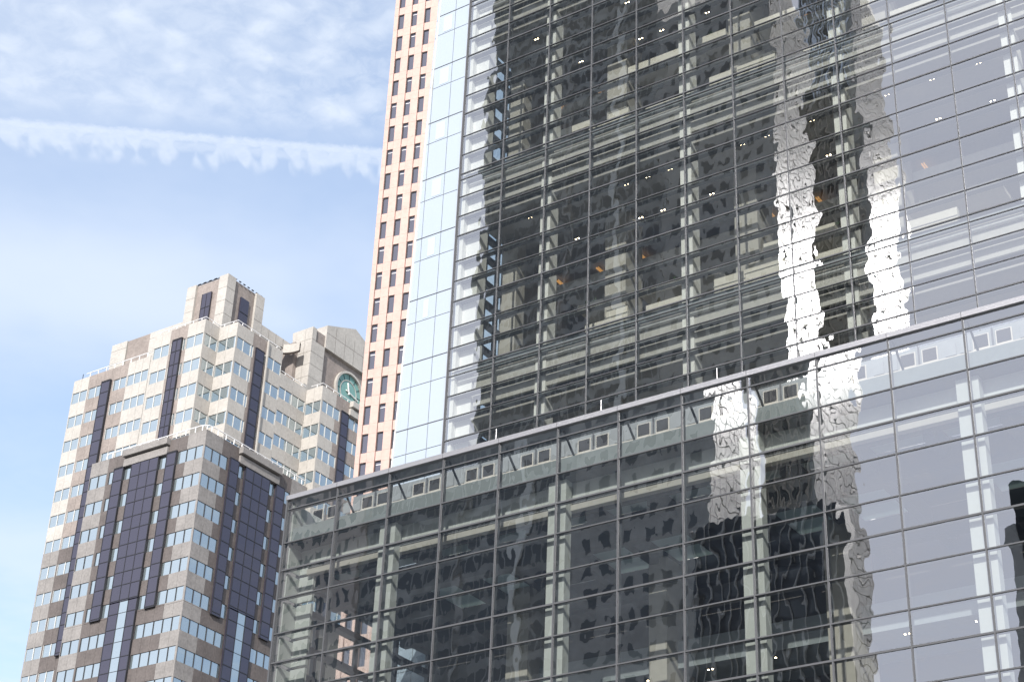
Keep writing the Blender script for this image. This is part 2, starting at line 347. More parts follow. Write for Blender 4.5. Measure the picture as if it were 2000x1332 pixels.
# floors between the three-storey atriums
for n in (-1, 0, 1, 2):
    zf = ZB + 13.45 * n
    if zf > 92: continue
    b = MB()
    b.box(-52.6, XE, D1 + .18, D1 + .42, zf - .42, zf - .02, 'band')
    b.build('spandrel_band', tower)
    b = MB(); b.box(-52.5, XE, D1 + .43, D1 + .58, zf - .72, zf - .50, 'white'); b.build('ledge', tower)
    b = MB(); b.box(-51.5, XE, D1 + .60, D1 + .75, zf - 2.35, zf - .45, 'fascia')
    b.box(-51.5, XE, D1 + 1.1, D1 + 1.3, zf - 2.9, zf - 2.36, 'fascia')
    b.build('fascia', tower)
    b = MB()
    b.box(-52.3, XE, D1 + .76, D1 + 20, zf - 3.05, zf - 2.92, 'ceil')
    b.box(-52.3, XE, D1 + .76, D1 + 20, zf - .3, zf - .05, 'ceil'); b.build('floor_slab', tower)
    # ceiling downlight pairs, two lines
    zcl = zf - 3.07
    for yy, xs in ((D1 + 1.25 + .9, [-49.2, -47.7, -42.6, -41.2, -39.75, -35.2, -33.7, -31.0, -29.5, -26.7, -24.2, -21.7, -18.9, -15.5]),
                   (D1 + 5.5, [-48.0, -43.6, -42.1, -40.4, -38.9, -36.2, -31.6, -28.2, -25.2, -22.2, -19.4, -16.1])):
        for x in xs:
            b = MB(); b.box(x - .2, x + .2, yy - .10, yy + .10, zcl - .03, zcl + .01, 'can')
            o = b.build('downlight', tower)
            c = MB()
            for s_ in (-.1, .1): c.box(x + s_ - .036, x + s_ + .036, yy - .036, yy + .036, zcl - .045, zcl - .031, 'lamp')
            c.build('lamp', o)
    # wood strips further in, their warm light put in as glow
    for x in (-51.4, -48.5, -45.5, -36.8, -33.8, -27.4):
        b = MB()
        for q in (-.09, .04): b.box(x + q, x + q + .05, D1 + 8.6, D1 + 10.0, zf - 3.35, zf - 3.25, 'wood')
        b.build('glowing_wood', tower)
    # back of the atrium: beige piers, slatted dark wall, balconies with planters
    z0, z1 = zf, zf + 10.5
    b = MB(); b.box(-51.9, XE, D1 + 11.0, D1 + 11.3, z0, z1 + .2, 'darkwall'); b.build('back_wall', tower)
    b = MB()
    for q in range(170):
        x = -49.5 + q * .22
        b.box(x, x + .05, D1 + 10.92, D1 + 10.99, z0, z1, 'slat')
    b.build('slat_screen', tower)
    b = MB()
    b.box(-52.0, -51.0, D1 + 3.6, D1 + 4.5, z0 + .01, z1, 'inner')
    b.box(-52.5, -52.2, D1 + 4.6, D1 + 10.9, z0 + .01, z1, 'inner')
    for x in (-45.3, -36.9, -28.6, -19.5): b.box(x, x + 1.4, D1 + 4.3, D1 + 6.2, z0 + .01, z1, 'inner')
    b.build('pier', tower)
    # low stepped walls close to the glass
    for (xa, xb, h_) in ((-44.8, -43.46, 1.3), (-43.45, -42.1, 1.85), (-40.95, -38.6, 1.4), (-36.8, -34.96, 1.75), (-34.95, -32.7, 2.0), (-31.0, -28.9, 1.4), (-26.0, -23.4, 1.7)):
        b = MB(); b.box(xa, xb, D1 + 1.5, D1 + 1.8, z0 + .01, z0 + h_, 'lowwall'); b.box(xa - .04, xb - .0, D1 + 1.45, D1 + 1.49, z0 + h_ - .5, z0 + h_ - .46, 'fascia'); b.build('low_wall', tower)
    # balcony ledges with planting
    led = ((-47.1, -45.4, 4.6), (-43.0, -38.0, 4.4), (-35.2, -31.0, 4.9), (-27, -22, 4.5)) if n % 2 == 0 else ((-43.8, -40.2, 7.2), (-39.0, -37.1, 7.35), (-35.2, -32.6, 7.0), (-27, -21, 7.1), (-49.5, -46.4, 4.3))
    for (xa, xb, zz) in led:
        b = MB(); b.box(xa, xb, D1 + 4.4, D1 + 6.4, z0 + zz - .25, z0 + zz, 'lowwall'); b.box(xa, xb, D1 + 4.3, D1 + 4.39, z0 + zz - .35, z0 + zz + .12, 'lowwall'); b.build('balcony', tower)
        pl = MB()
        for q in range(70):
            cx = random.gauss((xa + xb) / 2, (xb - xa) / 4); cx = min(max(cx, xa), xb); cz = z0 + zz + .12 + abs(random.gauss(0, .14)); cy = D1 + 4.5 + random.uniform(0, .4); r = .12
            a_ = random.uniform(0, 6.28); e_ = random.uniform(-.7, .7)
            ux_, uz_ = math.cos(a_) * r, math.sin(a_) * r
            pl.quad((cx - ux_, cy, cz - uz_), (cx + uz_ * .4, cy + e_ * r, cz - ux_ * .4), (cx + ux_, cy, cz + uz_), (cx - uz_ * .4, cy - e_ * r, cz + ux_ * .4), 'plant')
        pl.build('plant_box', tower)
    # dark office openings and a glazed rail further back
    b = MB(); b.box(-44, XE, D1 + 6.5, D1 + 6.56, z0 + 3.55, z0 + 4.15, 'fascia'); b.box(-50, XE, D1 + 6.5, D1 + 6.56, z0 + 7.6, z0 + 8.2, 'fascia'); b.build('gallery_edge', tower)
    b = MB(); b.box(-50, XE, D1 + 6.57, D1 + 10.9, z0 + 3.6, z0 + 3.9, 'ceil'); b.box(-50, XE, D1 + 6.57, D1 + 10.9, z0 + 7.65, z0 + 7.95, 'ceil'); b.build('gallery_floor', tower)
    b = MB(); b.box(-52.0, -48.0, D1 + 1.5, D1 + 1.6, z0, z0 + 1.0, 'band'); b.box(-48.1, -48.0, D1 + 1.61, D1 + 6, z0, z0 + 1.0, 'band'); b.build('balustrade', tower)
# left end wall: steel frame with clear side glass
for y in (D1 + 1.9, D1 + 2.85, D1 + 4.0):
    b = MB(); b.box(-52.86, -52.66, y - .07, y + .07, 34, 86, 'steel'); b.build('side_mullion', tower)
for z, q in zip(rowsU, ph):
    b = MB(); b.box(-52.90, -52.55, D1 + 1.4, D1 + 4.5, z - .14, z + .14, 'steel'); b.build('side_transom', tower)
b = MB(); b.quad((-52.78, D1 + 1.4, 34), (-52.78, D1 + 4.6, 34), (-52.78, D1 + 4.6, 86), (-52.78, D1 + 1.4, 86), 'sideglass'); b.build('side_glazing', tower, uv=True)
b = MB(); b.box(-52.85, -52.65, D1 + 4.61, D1 + 20, 34, 86, 'inner'); b.build('side_wall', tower)
b = MB(); b.box(-52.6, XE, D1 + 20.1, D1 + 20.5, 34, 86, 'inner'); b.build('core_wall', tower)

# pale blue corner section, its outer edge leaning outwards towards the ground
blue = tower
def edge1(z): return -55.33 + (z - 77.23) * .0325 * 1.0
def edge2(z): return -56.00 + (z - 78.07) * .0262
ZBL = [46.57 + 4.2533 * k for k in range(-4, 11)]
b = MB()
for i in range(len(ZBL) - 1):
    za, zb = ZBL[i], ZBL[i + 1]
    cols = [X0 - .11, -54.08, -55.49]
    for z0, z1 in ((za + .04, za + 2.66), (za + 2.70, zb - .0)):
        xs = [c for c in cols]
        for j in range(3):
            xr = xs[j]
            l0 = xs[j + 1] if j < 2 else -99; l1 = l0
            l0 = max(l0, edge1(z0)); l1 = max(l1, edge1(z1))
            if l0 >= xr - .02 or l1 >= xr - .02: continue
            b.quad((l0 + .015, D1, z0), (xr - .015, D1, z0), (xr - .015, D1, z1), (l1 + .015, D1, z1), 'frit')
b.build('blue_panels', tower, uv=True)
b = MB()
b.prism([(edge1(29), 29), (X0 - .1, 29), (X0 - .1, 90), (edge1(90), 90)], 'y', D1 + .02, D1 + .4, 'fin'); b.build('panel_joints', tower)
for i, za in enumerate(ZBL):
    b = MB(); b.box(edge1(za), X0 - .12, D1 - .02, D1 + .015, za - .02, za + .025, 'metal'); b.build('panel_line', tower)
for i in range(len(ZBL) - 1):       # light core visible in the larger upper panes
    b = MB()
    za, zb = ZBL[i] + 2.8, ZBL[i + 1] - .15
    if za > 50: 
        t_ = min(1, (za - 50) / 12)
        b.box(-55.0, -55.0 + .25 + .45 * t_, D1 - .012, D1 - .002, za, zb - .05, 'fritin')
        b.build('window', tower, uv=True)
b = MB()
b.prism([(edge1(29) - .03, 29), (edge1(29) + .02, 29), (edge1(90) + .02, 90), (edge1(90) - .03, 90)], 'y', D1 - .08, D1 + .6, 'white'); b.build('edge_fin', tower)
b = MB(); y2 = D1 + .55
ZS = [48.97 + 3.95 * k for k in range(-5, 10)]
for i in range(len(ZS) - 1):
    for z0, z1 in ((ZS[i] + .04, ZS[i] + 2.5), (ZS[i] + 2.54, ZS[i + 1])):
        b.quad((edge2(z0), y2, z0), (edge1(z0) + .1, y2, z0), (edge1(z1) + .1, y2, z1), (edge2(z1), y2, z1), 'frit')
b.build('blue_panels', tower, uv=True)
b = MB(); b.prism([(edge2(29), 29), (edge1(29), 29), (edge1(90), 90), (edge2(90), 90)], 'y', y2 + .02, y2 + .3, 'fin'); b.build('panel_joints', tower)

# ================================================================== GLASS PODIUM in front
D2 = 57.09; XP = -52.72; PP = 3.052; NP = 14
pod = thing('glass_podium', 'lower clear glass block with a flat metal parapet in front of the tall glass tower', 'office building')
rowsP = [36.15, 34.42, 33.04, 31.64, 29.92, 28.53, 27.13, 25.42, 24.02, 22.63, 20.92, 19.5, 18.1, 16.4, 12, 8, 4, 0.1]
mp_ = [XP + PP * k for k in range(NP + 1)]
pl_ = []
zz_ = [36.62] + rowsP
for k in range(NP):
    for i in range(len(zz_) - 1):
        pl_.append((mp_[k], mp_[k + 1], zz_[i + 1], zz_[i]))
place_panes(pl_, D2, pod, lambda p: p[3] > 22 + (p[0] + 52) * .02)
for x in mp_:
    b = MB(); b.box(x - .028, x + .028, D2 - .05, D2 + .24, 0, 36.6, 'metal'); b.build('mullion', pod)
for z in rowsP:
    w = .038 if z in (33.04, 28.53, 24.02, 19.5) else .026
    b = MB()
    for k in range(NP): b.box(mp_[k] + .029, mp_[k + 1] - .029, D2 - .04, D2 + .22, z - w, z + w, 'metal')
    b.build('transom', pod)
XR = mp_[-1]
b = MB(); b.box(XP - .06, XR, D2 - .12, D2 + .75, 36.63, 36.86, 'cap')
for x in mp_: b.box(x - .012, x + .012, D2 - .124, D2 - .119, 36.63, 36.87, 'metal')
b.build('parapet_cap', pod)
b = MB()
for x in mp_:                                # raking struts behind the open parapet
    b.prism([(D2 + .25, 36.6), (D2 + .33, 36.6), (D2 + 1.5, 35.5), (D2 + 1.5, 35.38)], 'x', x + .06, x + .14, 'steel')
b.build('strut', pod)
b = MB(); b.box(XP + .1, XR, D2 + .26, D2 + .9, 34.42, 35.25, 'band'); b.build('spandrel_band', pod)
b = MB(); b.box(XP + .1, XR, D2 + .25, D2 + 2.3, 34.36, 34.41, 'fin'); b.build('soffit', pod)
b = MB(); b.box(XP + 2.0, XR, D2 + 2.4, D2 + 2.7, 35.0, 37.35, 'band2')
yw = D2 + 2.39
for k in range(0, NP):
    xb = mp_[k] + 1.55 if k else mp_[k] + 1.6
    for q in ((0.0, .57), (.93, 1.49)):
        x = -43.99 + (k - 3) * PP + q[0]
        b.box(x - .05, x + .62, yw - .03, yw, 36.53, 37.17, 'inner')
        b.box(x, x + .57, yw - .05, yw - .031, 36.59, 37.13, 'opening')
    for q in (1.86, 2.45):
        x = -43.99 + (k - 3) * PP + q
        b.box(x, x + .45, yw - .04, yw - .01, 36.56, 37.12, 'band2')
    x = -43.99 + (k - 3) * PP + .74
    b.box(x, x + .06, yw - .09, yw - .035, 36.4, 37.3, 'metal')
b.box(XP + 2, XR, yw - .1, yw - .0, 36.40, 36.49, 'inner')
b.build('plant_screen', pod)
b = MB()
b.box(XP + .9, XR, D2 + .95, D2 + 1.1, 33.25, 34.34, 'podwhite'); b.box(XP + .9, XR, D2 + .85, D2 + 1.05, 33.30, 33.34, 'metal'); b.box(XP + .9, XR, D2 + .80, D2 + 1.1, 32.98, 33.24, 'inner')
b.build('fascia', pod)
for k in range(2, NP + 1, 3):
    b = MB(); b.box(mp_[k] - .65, mp_[k] + .24, D2 + .38, D2 + .84, 0, 34.3, 'podwhite'); b.build('column', pod)
# atrium roof: dark beams with pale panels between
b = MB(); b.box(XP + .3, XR, D2 + 1.2, D2 + 1.35, 32.9, 35, 'steel')
b.build('roof_slab', pod)
for x in [-52.15 + 3.05 * j for j in range(0, 14)]:
    b = MB(); b.box(x, x + .42, D2 + 1.4, D2 + 11.6, 32.7, 33.7, 'steel'); b.build('roof_beam', pod)
for y in (D2 + 3.2, D2 + 8.9):
    b = MB(); b.box(XP + .3, XR, y, y + .5, 32.2, 33.5, 'steel'); b.build('roof_beam', pod)
b = MB()
for j in range(0, 14):
    x = -52.15 + 3.05 * j
    for (ya, yb) in ((1.5, 3.15), (3.75, 8.85), (9.45, 11.5)):
        mm = 'skylit' if (j % 3 != 0 or ya < 2) and ya < 9 else 'steel'
        b.box(x + .43, x + 3.04, D2 + ya, D2 + yb, 33.5, 33.56, mm)
b.build('ceiling_panels', pod)
# interior floors and walls lower down
for z in (28.4, 23.9, 19.4):
    b = MB(); b.box(-44, XR, D2 + 8.2, D2 + 11.8, z - .3, z, 'band'); b.box(-44, XR, D2 + 8.0, D2 + 8.19, z - .35, z + .9, 'inner' if z < 25 else 'band'); b.build('gallery_floor', pod)
    b = MB()
    for x in [-41 + 3.05 * j for j in range(9)]:
        b.box(x - .2, x + .2, D2 + 8.6, D2 + 8.9, z - .35, z - .31, 'can')
        for s_ in (-.1, .1): b.box(x + s_ - .035, x + s_ + .035, D2 + 8.70, D2 + 8.77, z - .37, z - .351, 'lamp')
    b.build('downlight', pod)
b = MB(); b.box(-45.8, XR, D2 + 11.8, D2 + 12.0, 0, 34.5, 'darkwall'); b.box(-52.6, -45.81, D2 + 11.8, D2 + 12.0, 28.6, 34.5, 'darkwall'); b.box(-52.6, -45.81, D2 + 11.8, D2 + 12.0, 0, 26.0, 'darkwall'); b.build('back_wall', pod)
b = MB()
for x, w in ((-44.6, 1.2), (-37.0, .9), (-28.5, 1.1), (-19.5, 1.4)): b.box(x, x + w, D2 + 7, D2 + 9.5, 0, 33, 'inner')
b.build('pier', pod)
for x, z in ((-33.2, 25.2), (-29.4, 23.2), (-37.5, 22.9)):  # more wood strips whose lit look is their own glow
    b = MB()
    for q in (-.08, .05): b.box(x + q, x + q + .05, D2 + 5, D2 + 7.4, z, z + .06, 'wood')
    b.build('glowing_wood', pod)
# left end: pale corner panels and open steel frame
b = MB()
for i in range(1, 9):
    z1, z0 = rowsP[i], rowsP[i + 1]
    b.box(XP + .18, XP + .26, D2 + .2, D2 + 1.1, z0 + .1, z1 - .1, 'podwhite')
    b.box(XP + .27, XP + 1.15, D2 + 1.05, D2 + 1.2, z0 + .12, z1 - .03, 'podwhite')
b.box(XP + .18, XP + .26, D2 + .2, D2 + 2.2, 34.5, 36.5, 'podwhite')
b.build('corner_panel', pod)
b = MB(); b.box(XP - .04, XP + .04, D2 - .08, D2 + .08, 0, 36.6, 'metal'); b.build('corner_mullion', pod)
for y in (D2 + 2.9, D2 + 5.9, D2 + 9.0, D2 + 11.7):
    b = MB(); b.box(XP - .1, XP + .1, y - .1, y + .1, 0, 33.6, 'steel'); b.build('side_mullion', pod)
for z in rowsP[3:13]:
    b = MB(); b.box(XP - .14, XP + .30, D2 + 1.2, D2 + 11.8, z - .13, z + .13, 'steel'); b.build('side_transom', pod)
b = MB(); b.box(XP - .12, XP + .3, D2 + 1.2, D2 + 11.8, 32.7, 35.0, 'steel'); b.build('side_beam', pod)
b = MB(); b.quad((XP, D2 + 1.2, 0), (XP, D2 + 11.7, 0), (XP, D2 + 11.7, 33), (XP, D2 + 1.2, 33), 'sideglass'); b.build('side_glazing', pod, uv=True)
# thin rods on the parapet
for x in (-41.1, -35.6, -29.95, -12.9):
    b = MB(); b.tube((x, D2 + .5, 36.8), (x, D2 + .5, 37.75), .011, 'cap', 5); b.build('lightning_rod', pod)

# ================================================================== SALMON STONE TOWER
pk = thing('salmon_stone_tower', 'slender salmon pink stone tower with columns of narrow dark windows', 'skyscraper')
PKA = math.atan(.19)
pk.location = (-126.54, 148.0, 0); pk.rotation_euler = (0, 0, PKA)
cs = 1 / math.cos(PKA)
colp = 2.02 * cs
Zs = lambda z: 1.6 + 1.6444 * (z - 1.6)
NCOL = 4
wx0 = .73 * cs; ww = .82
pitch = 2.367 * 1.6444; ztop0 = Zs(60.74) - pitch * 9
b = MB(); b.box(0, wx0 + (NCOL - 1) * colp + ww - .02, .25, 8, 0, 205, 'pinkB')
b.build('core', pk)
b = MB(); NR = 40
for c in range(NCOL):
    xa = 0 if c == 0 else wx0 + (c - 1) * colp + ww
    xb = wx0 + c * colp - .10
    for r in range(NR):
        zt = ztop0 + r * pitch
        b.box(xa + (.0 if c == 0 else .012), xb - .01, 0, .25, zt - 2.50 + .02, zt - .008, 'pink')
        b.box(xa + (.0 if c == 0 else .012), xb - .01, 0, .25, zt + .008, zt + pitch - 2.50 + .002, 'pink')
for c in range(NCOL):
    xa = wx0 + c * colp
    for r in range(NR):
        zt = ztop0 + r * pitch
        b.box(xa + .0, xa + ww, 0, .25, zt + .06, zt + pitch - 2.50 - .06, 'pink')
b.build('stone_cladding', pk)
rest = MB(); cnt = 0
for r in range(NR):
    zt = ztop0 + r * pitch
    for c in range(NCOL):
        xa = wx0 + c * colp
        vis = zt > 88 and zt < 172 and c < 3
        bb = MB() if (vis and cnt < 100) else rest
        bb.quad((xa, .16, zt - 2.5), (xa + ww, .16, zt - 2.5), (xa + ww, .16, zt), (xa, .16, zt), 'pinkglass')
        bb.box(xa, xa + .05, .05, .2, zt - 2.5, zt, 'bronze'); bb.box(xa + .05, xa + ww, .08, .2, zt - .09, zt, 'bronze')
        if random.random() < .4: bb.box(xa + .1, xa + ww - .05, .13, .15, zt - .5, zt - .42, 'rail')
        if bb is not rest: bb.build('window', pk, uv=True); cnt += 1
o = rest.build('window', pk, uv=True); o['kind'] = 'stuff'

# ================================================================== GRANITE TOWER WITH CLOCK
gt = thing('granite_clock_tower', 'stepped beige and brown granite tower with dark bay windows and a round green clock', 'skyscraper')
WINS = []
def outw(ax, c, dd):            # coordinate moved outwards by dd
    return c - dd if ax == 'F' else c + dd
def bx(bb, ax, c, u0, u1, d0, d1, z0, z1, m):
    a, e = outw(ax, c, d0), outw(ax, c, d1)
    if ax == 'F': bb.box(u0, u1, a, e, z0, z1, m)
    else: bb.box(a, e, u0, u1, z0, z1, m)
def gq(bb, ax, c, u0, u1, dd, z0, z1, m):
    a = outw(ax, c, dd)
    if ax == 'F': bb.quad((u0, a, z0), (u1, a, z0), (u1, a, z1), (u0, a, z1), m)
    else: bb.quad((a, u0, z0), (a, u1, z0), (a, u1, z1), (a, u0, z1), m)
def face(ax, c, u0, u1, ztop, zbot, zw, pitch, wh, stones, wins, frame='wframe', pw=1.55, mapz=None):
    """stones: [(u0,u1,key)] spandrel stone by stretch; wins: [(u0,u1,panes)] ribbon windows on each row"""
    bb = MB()
    rows = []; z = zw
    while z > zbot: rows.append(z); z -= pitch
    edges = [ztop] + [q for r in rows for q in (r, r - wh)] + [zbot]
    for i in range(0, len(edges) - 1):
        zt, zb = edges[i], edges[i + 1]
        if zt <= zb: continue
        winrow = (i % 2 == 1)
        for (sa, sb, key) in stones:
            k = key if not mapz else mapz(key, zb)
            n = max(1, round((sb - sa) / pw)); w = (sb - sa) / n
            for j in range(n):
                pa, pb = sa + j * w, sa + (j + 1) * w
                segs = [(pa, pb)]
                if winrow:
                    for (wa, wb, _) in wins:
                        ns = []
                        for (qa, qb) in segs:
                            if wb <= qa or wa >= qb: ns.append((qa, qb)); continue
                            if wa > qa: ns.append((qa, wa))
                            if wb < qb: ns.append((wb, qb))
                        segs = ns
                for (qa, qb) in segs:
                    if qb - qa < .06: continue
                    bx(bb, ax, c, qa + .015, qb - .015, -.3, 0, zb + (.012 if not winrow else 0), zt - (.012 if not winrow else 0), k)
    bx(bb, ax, c, u0 + .26, u1 - .26, -.9, -.22, zbot, ztop, 'joint')
    bb.build('wall', gt)
    for r in rows:
        for (wa, wb, n) in wins: WINS.append((ax, c, wa, wb, n, r - wh, r, frame))
def window(bb, ax, c, wa, wb, n, z0, z1, frame):
    gq(bb, ax, c, wa, wb, -.10, z0, z1, 'twglass')
    w = (wb - wa) / n
    for j in range(n + 1):
        u = wa + j * w; t_ = .05
        bx(bb, ax, c, max(u - t_, wa), min(u + t_, wb), -.09, -.02, z0, z1, frame)
def bay(ax, c, u0, u1, ztop, zbot, n, lines, dep=.26):
    bb = MB(); bx(bb, ax, c, u0, u1, -.2, dep, zbot, ztop, 'bayglass')
    w = (u1 - u0) / n
    for j in range(n + 1): bx(bb, ax, c, u0 + j * w - .045, u0 + j * w + .045, dep - .02, dep + .04, zbot, ztop, 'bronze')
    for z in lines:
        if zbot < z < ztop: bx(bb, ax, c, u0, u1, dep - .02, dep + .045, z - .05, z + .05, 'bronze')
    bx(bb, ax, c, u0 - .03, u1 + .03, -.2, dep + .05, ztop, ztop + .1, 'bronze'); bx(bb, ax, c, u0 - .03, u1 + .03, -.2, dep + .05, zbot - .1, zbot, 'bronze')
    # the right-hand return is blind and black
    if ax == 'F': bb.box(u1 + .001, u1 + .05, outw(ax, c, dep), outw(ax, c, 0), zbot, ztop, 'bronze')
    bb.build('bay_window', gt, uv=True)
def lines_from(zw, pitch, wh, zb):
    r = []; z = zw
    while z > zb: r += [z, z - wh]; z -= pitch
    return r
def dark_low(zlim):
    return lambda key, z: key if z > zlim else {'stoneL': 'stoneG', 'stoneB': 'stoneD'}.get(key, key)
# --- lower front block
FY = 147.67; SX = -152.13; LZ = 106.2; LW = 104.0; LP = 3.945; LH = 1.84; LB = 60.0
stF = [(-173.4, -170.0, 'stoneG'), (-170.0, -166.74, 'stoneD'), (-166.74, -158.65, 'stoneG'), (-158.65, -155.4, 'stoneD'), (-155.4, SX, 'stoneG')]
face('F', FY, -173.4, SX, LZ, LB + 22.2, LW, LP, LH, [s for s in stF if s[0] != -166.74] + [(-166.74, -158.65, 'stoneD')],
     [(-173.3, -170.1, 2), (-169.62, -168.46, 1), (-166.68, -165.17, 1), (-160.15, -158.68, 1), (-156.9, SX - .01, 3)], 'dframe', 1.64)
face('F', FY, -173.4, SX, LB + 22.19, LB, LW - LP * 6, LP, LH, [(-173.4, -170.0, 'stoneG'), (-170.0, -165.1, 'stoneD'), (-165.1, -160.2, 'stoneD'), (-160.2, -155.4, 'stoneD'), (-155.4, SX, 'stoneG')],
     [(-173.3, -170.1, 2), (-169.8, -165.2, 3), (-160.1, SX - .01, 5)], 'dframe', 1.64)
lin = lines_from(LW, LP, LH, LB)
bay('F', FY, -168.45, -166.70, 104.1, 82.25, 1, lin); bay('F', FY, -158.66, -156.98, 104.1, 82.3, 1, lin)
bay('F', FY, -165.15, -160.20, 104.0, 84.1, 3, lin)
bay('F', FY, -165.10, -163.35, 84.0, LB, 1, lin); bay('F', FY, -161.75, -160.20, 84.0, LB, 1, lin)
b = MB(); gq(b, 'F', FY, -163.30, -161.80, .25, LB, 84.0, 'twglass')
for z in lin:
    if z < 84: bx(b, 'F', FY, -163.30, -161.80, .24, .28, z - .03, z + .03, 'dframe')
b.build('window', gt, uv=True)
b = MB(); b.box(-166.74, -158.68, FY - .35, FY - .002, 104.05, 105.15, 'stoneG'); b.box(-166.74, -158.55, FY - .75, FY - .002, 105.4, LZ + .1, 'stoneG'); b.build('lintel', gt)
# its right-hand side
stS = [(FY, 151.0, 'stoneG'), (151.0, 154.2, 'stoneD'), (154.2, 162.0, 'stoneD'), (162.0, 165.0, 'stoneD'), (165.0, 168.3, 'stoneG')]
face('S', SX, FY, 168.3, LZ, LB + 22.2, LW - .1, LP, LH, stS, [(FY + .11, 152.2, 3), (154.2, 155.4, 1), (160.5, 161.75, 1), (163.6, 164.9, 1)], 'dframe', 1.64)
face('S', SX, FY, 168.3, LB + 22.19, LB, LW - .1 - LP * 6, LP, LH, stS, [(FY + .11, 155.5, 5), (160.5, 165.0, 3)], 'dframe', 1.64)
bay('S', SX, 152.5, 154.15, 104.0, 82.1, 1, lin); bay('S', SX, 161.84, 163.55, 103.9, 82.0, 1, lin)
bay('S', SX, 155.55, 160.42, 103.9, 84.0, 3, lin); bay('S', SX, 155.6, 157.3, 83.9, LB, 1, lin); bay('S', SX, 158.8, 160.4, 83.9, LB, 1, lin)
b = MB(); gq(b, 'S', SX, 157.32, 158.78, .25, LB, 84.0, 'twglass')
for z in lin:
    if z < 84: bx(b, 'S', SX, 157.32, 158.78, .24, .28, z - .03, z + .03, 'dframe')
b.build('window', gt, uv=True)
b = MB(); b.box(SX + .002, SX + .35, 154.2, 162.2, 104.0, 105.1, 'stoneG'); b.box(SX + .002, SX + .75, 154.1, 162.2, 105.35, LZ + .1, 'stoneG'); b.build('lintel', gt)
# --- left wing
WY = 149.96; k_ = 1.0
wl = lambda x: x * k_
face('F', WY, -182.98, -167.62, 122.85, 60, 120.70, 3.887, 1.73,
     [(-182.98, -179.76, 'stoneL'), (-179.76, -171.9, 'stoneB'), (-171.9, -167.62, 'stoneL')],
     [(-182.9, -179.87, 2), (-179.54, -176.65, 2), (-174.57, -171.97, 2), (-171.78, -167.7, 3)], 'wframe', 1.5, mapz=dark_low(93.9))
bay('F', WY, -176.62, -174.91, 120.8, 79.8, 1, lines_from(120.70, 3.887, 1.73, 79), .35)
# --- main block, stepped corner
AY = 150.0; AX = -157.7; BY = 152.89; BXX = -154.25; CY = 168.36; CX = -151.19
face('F', AY, -167.6, AX, 125.95, 88, 123.78, 3.94, 1.82,
     [(-167.6, -164.2, 'stoneL'), (-164.2, -160.95, 'stoneB'), (-160.95, AX, 'stoneL')],
     [(-167.3, -164.25, 2), (-163.95, -163.45, 1), (-161.6, -161.15, 1), (-160.98, AX - .11, 2)])
bay('F', AY, -163.42, -161.66, 123.9, 88, 2, lines_from(123.78, 3.94, 1.82, 88))
face('S', AX, AY, BY, 125.95, 88, 123.78, 3.94, 1.82, [(AY, BY, 'stoneL')], [(AY + .01, BY - .1, 2)])
face('F', BY, AX, BXX, 125.9, 88, 123.68, 3.94, 1.82, [(AX, BXX, 'stoneL')], [(AX + .01, BXX - .11, 2)])
face('S', BXX, BY, 162.55, 125.8, 88, 123.68, 3.94, 1.82,
     [(BY, 156.3, 'stoneL'), (156.3, 159.2, 'stoneB'), (159.2, 162.55, 'stoneL')],
     [(BY + .01, 156.0, 2), (156.05, 156.5, 1), (158.7, 159.1, 1), (159.35, 162.5, 2)])
bay('S', BXX, 156.9, 158.6, 123.6, 88, 1, lines_from(123.68, 3.94, 1.82, 88), .2)
b = MB(); b.box(BXX, BXX + .3, 159.16, 159.36, 88, 125.85, 'stoneL'); b.build('pilaster', gt)
face('S', BXX, 162.55, CY, 122.45, 88, 120.25, 3.74, 1.72, [(162.55, CY, 'stoneL')], [(162.6, CY - .1, 4)])
face('F', CY, BXX, CX, 122.25, 88, 119.9, 3.74, 1.78, [(BXX, CX, 'stoneL')], [(BXX + .01, CX - .11, 2)])
face('S', CX, CY, 186, 122.25, 88, 120.0, 3.74, 1.78,
     [(CY, 171.6, 'stoneL'), (171.6, 174.5, 'stoneB'), (174.5, 186, 'stoneB')],
     [(CY + .01, 172.6, 3), (174.6, 177.6, 2), (178.4, 182, 3)], mapz=lambda k, z: k if z > 100 else {'stoneL': 'stoneG', 'stoneB': 'stoneD'}.get(k, k))
bay('S', CX, 172.85, 174.45, 120.1, 88, 1, lines_from(120.0, 3.74, 1.78, 88), .15)
b = MB(); b.box(CX + .002, CX + .4, 174.5, 186, 120.15, 121.2, 'stoneL'); b.box(CX + .002, CX + .7, 174.6, 186, 121.5, 122.4, 'stoneL'); b.build('lintel', gt)
# windows: the largest hundred as parts of their own
WINS.sort(key=lambda w: -((w[3] - w[2]) * (w[6] - w[5]) * (1 if w[5] > 68 else .1)))
rest = MB()
for i, w in enumerate(WINS):
    if i < 97: bb = MB(); window(bb, *w); bb.build('window', gt, uv=True)
    else: window(rest, *w)
o = rest.build('window', gt, uv=True); o['kind'] = 'stuff'
# body, roofs
b = MB()
b.box(-173.3, SX - .95, FY + .95, 168, 0, 105.3, 'joint'); b.box(-173.4, SX, FY, 168, 0, 59.9, 'stoneG')
b.box(-182.9, -167.7, WY + .95, 175, 59.9, 122.0, 'joint'); b.box(-182.98, -167.6, WY, 175, 0, 59.9, 'stoneG')
b.box(-167.5, AX - .95, AY + .95, 175, 59.9, 125.2, 'joint'); b.box(AX - 1, BXX - .95, BY + .95, 163, 59.9, 125.1, 'joint')
b.box(AX - 1, BXX - .95, 162.6, 186, 59.9, 121.6, 'joint'); b.box(BXX - 1, CX - .95, CY + .95, 186, 59.9, 121.5, 'joint')
b.build('core', gt)
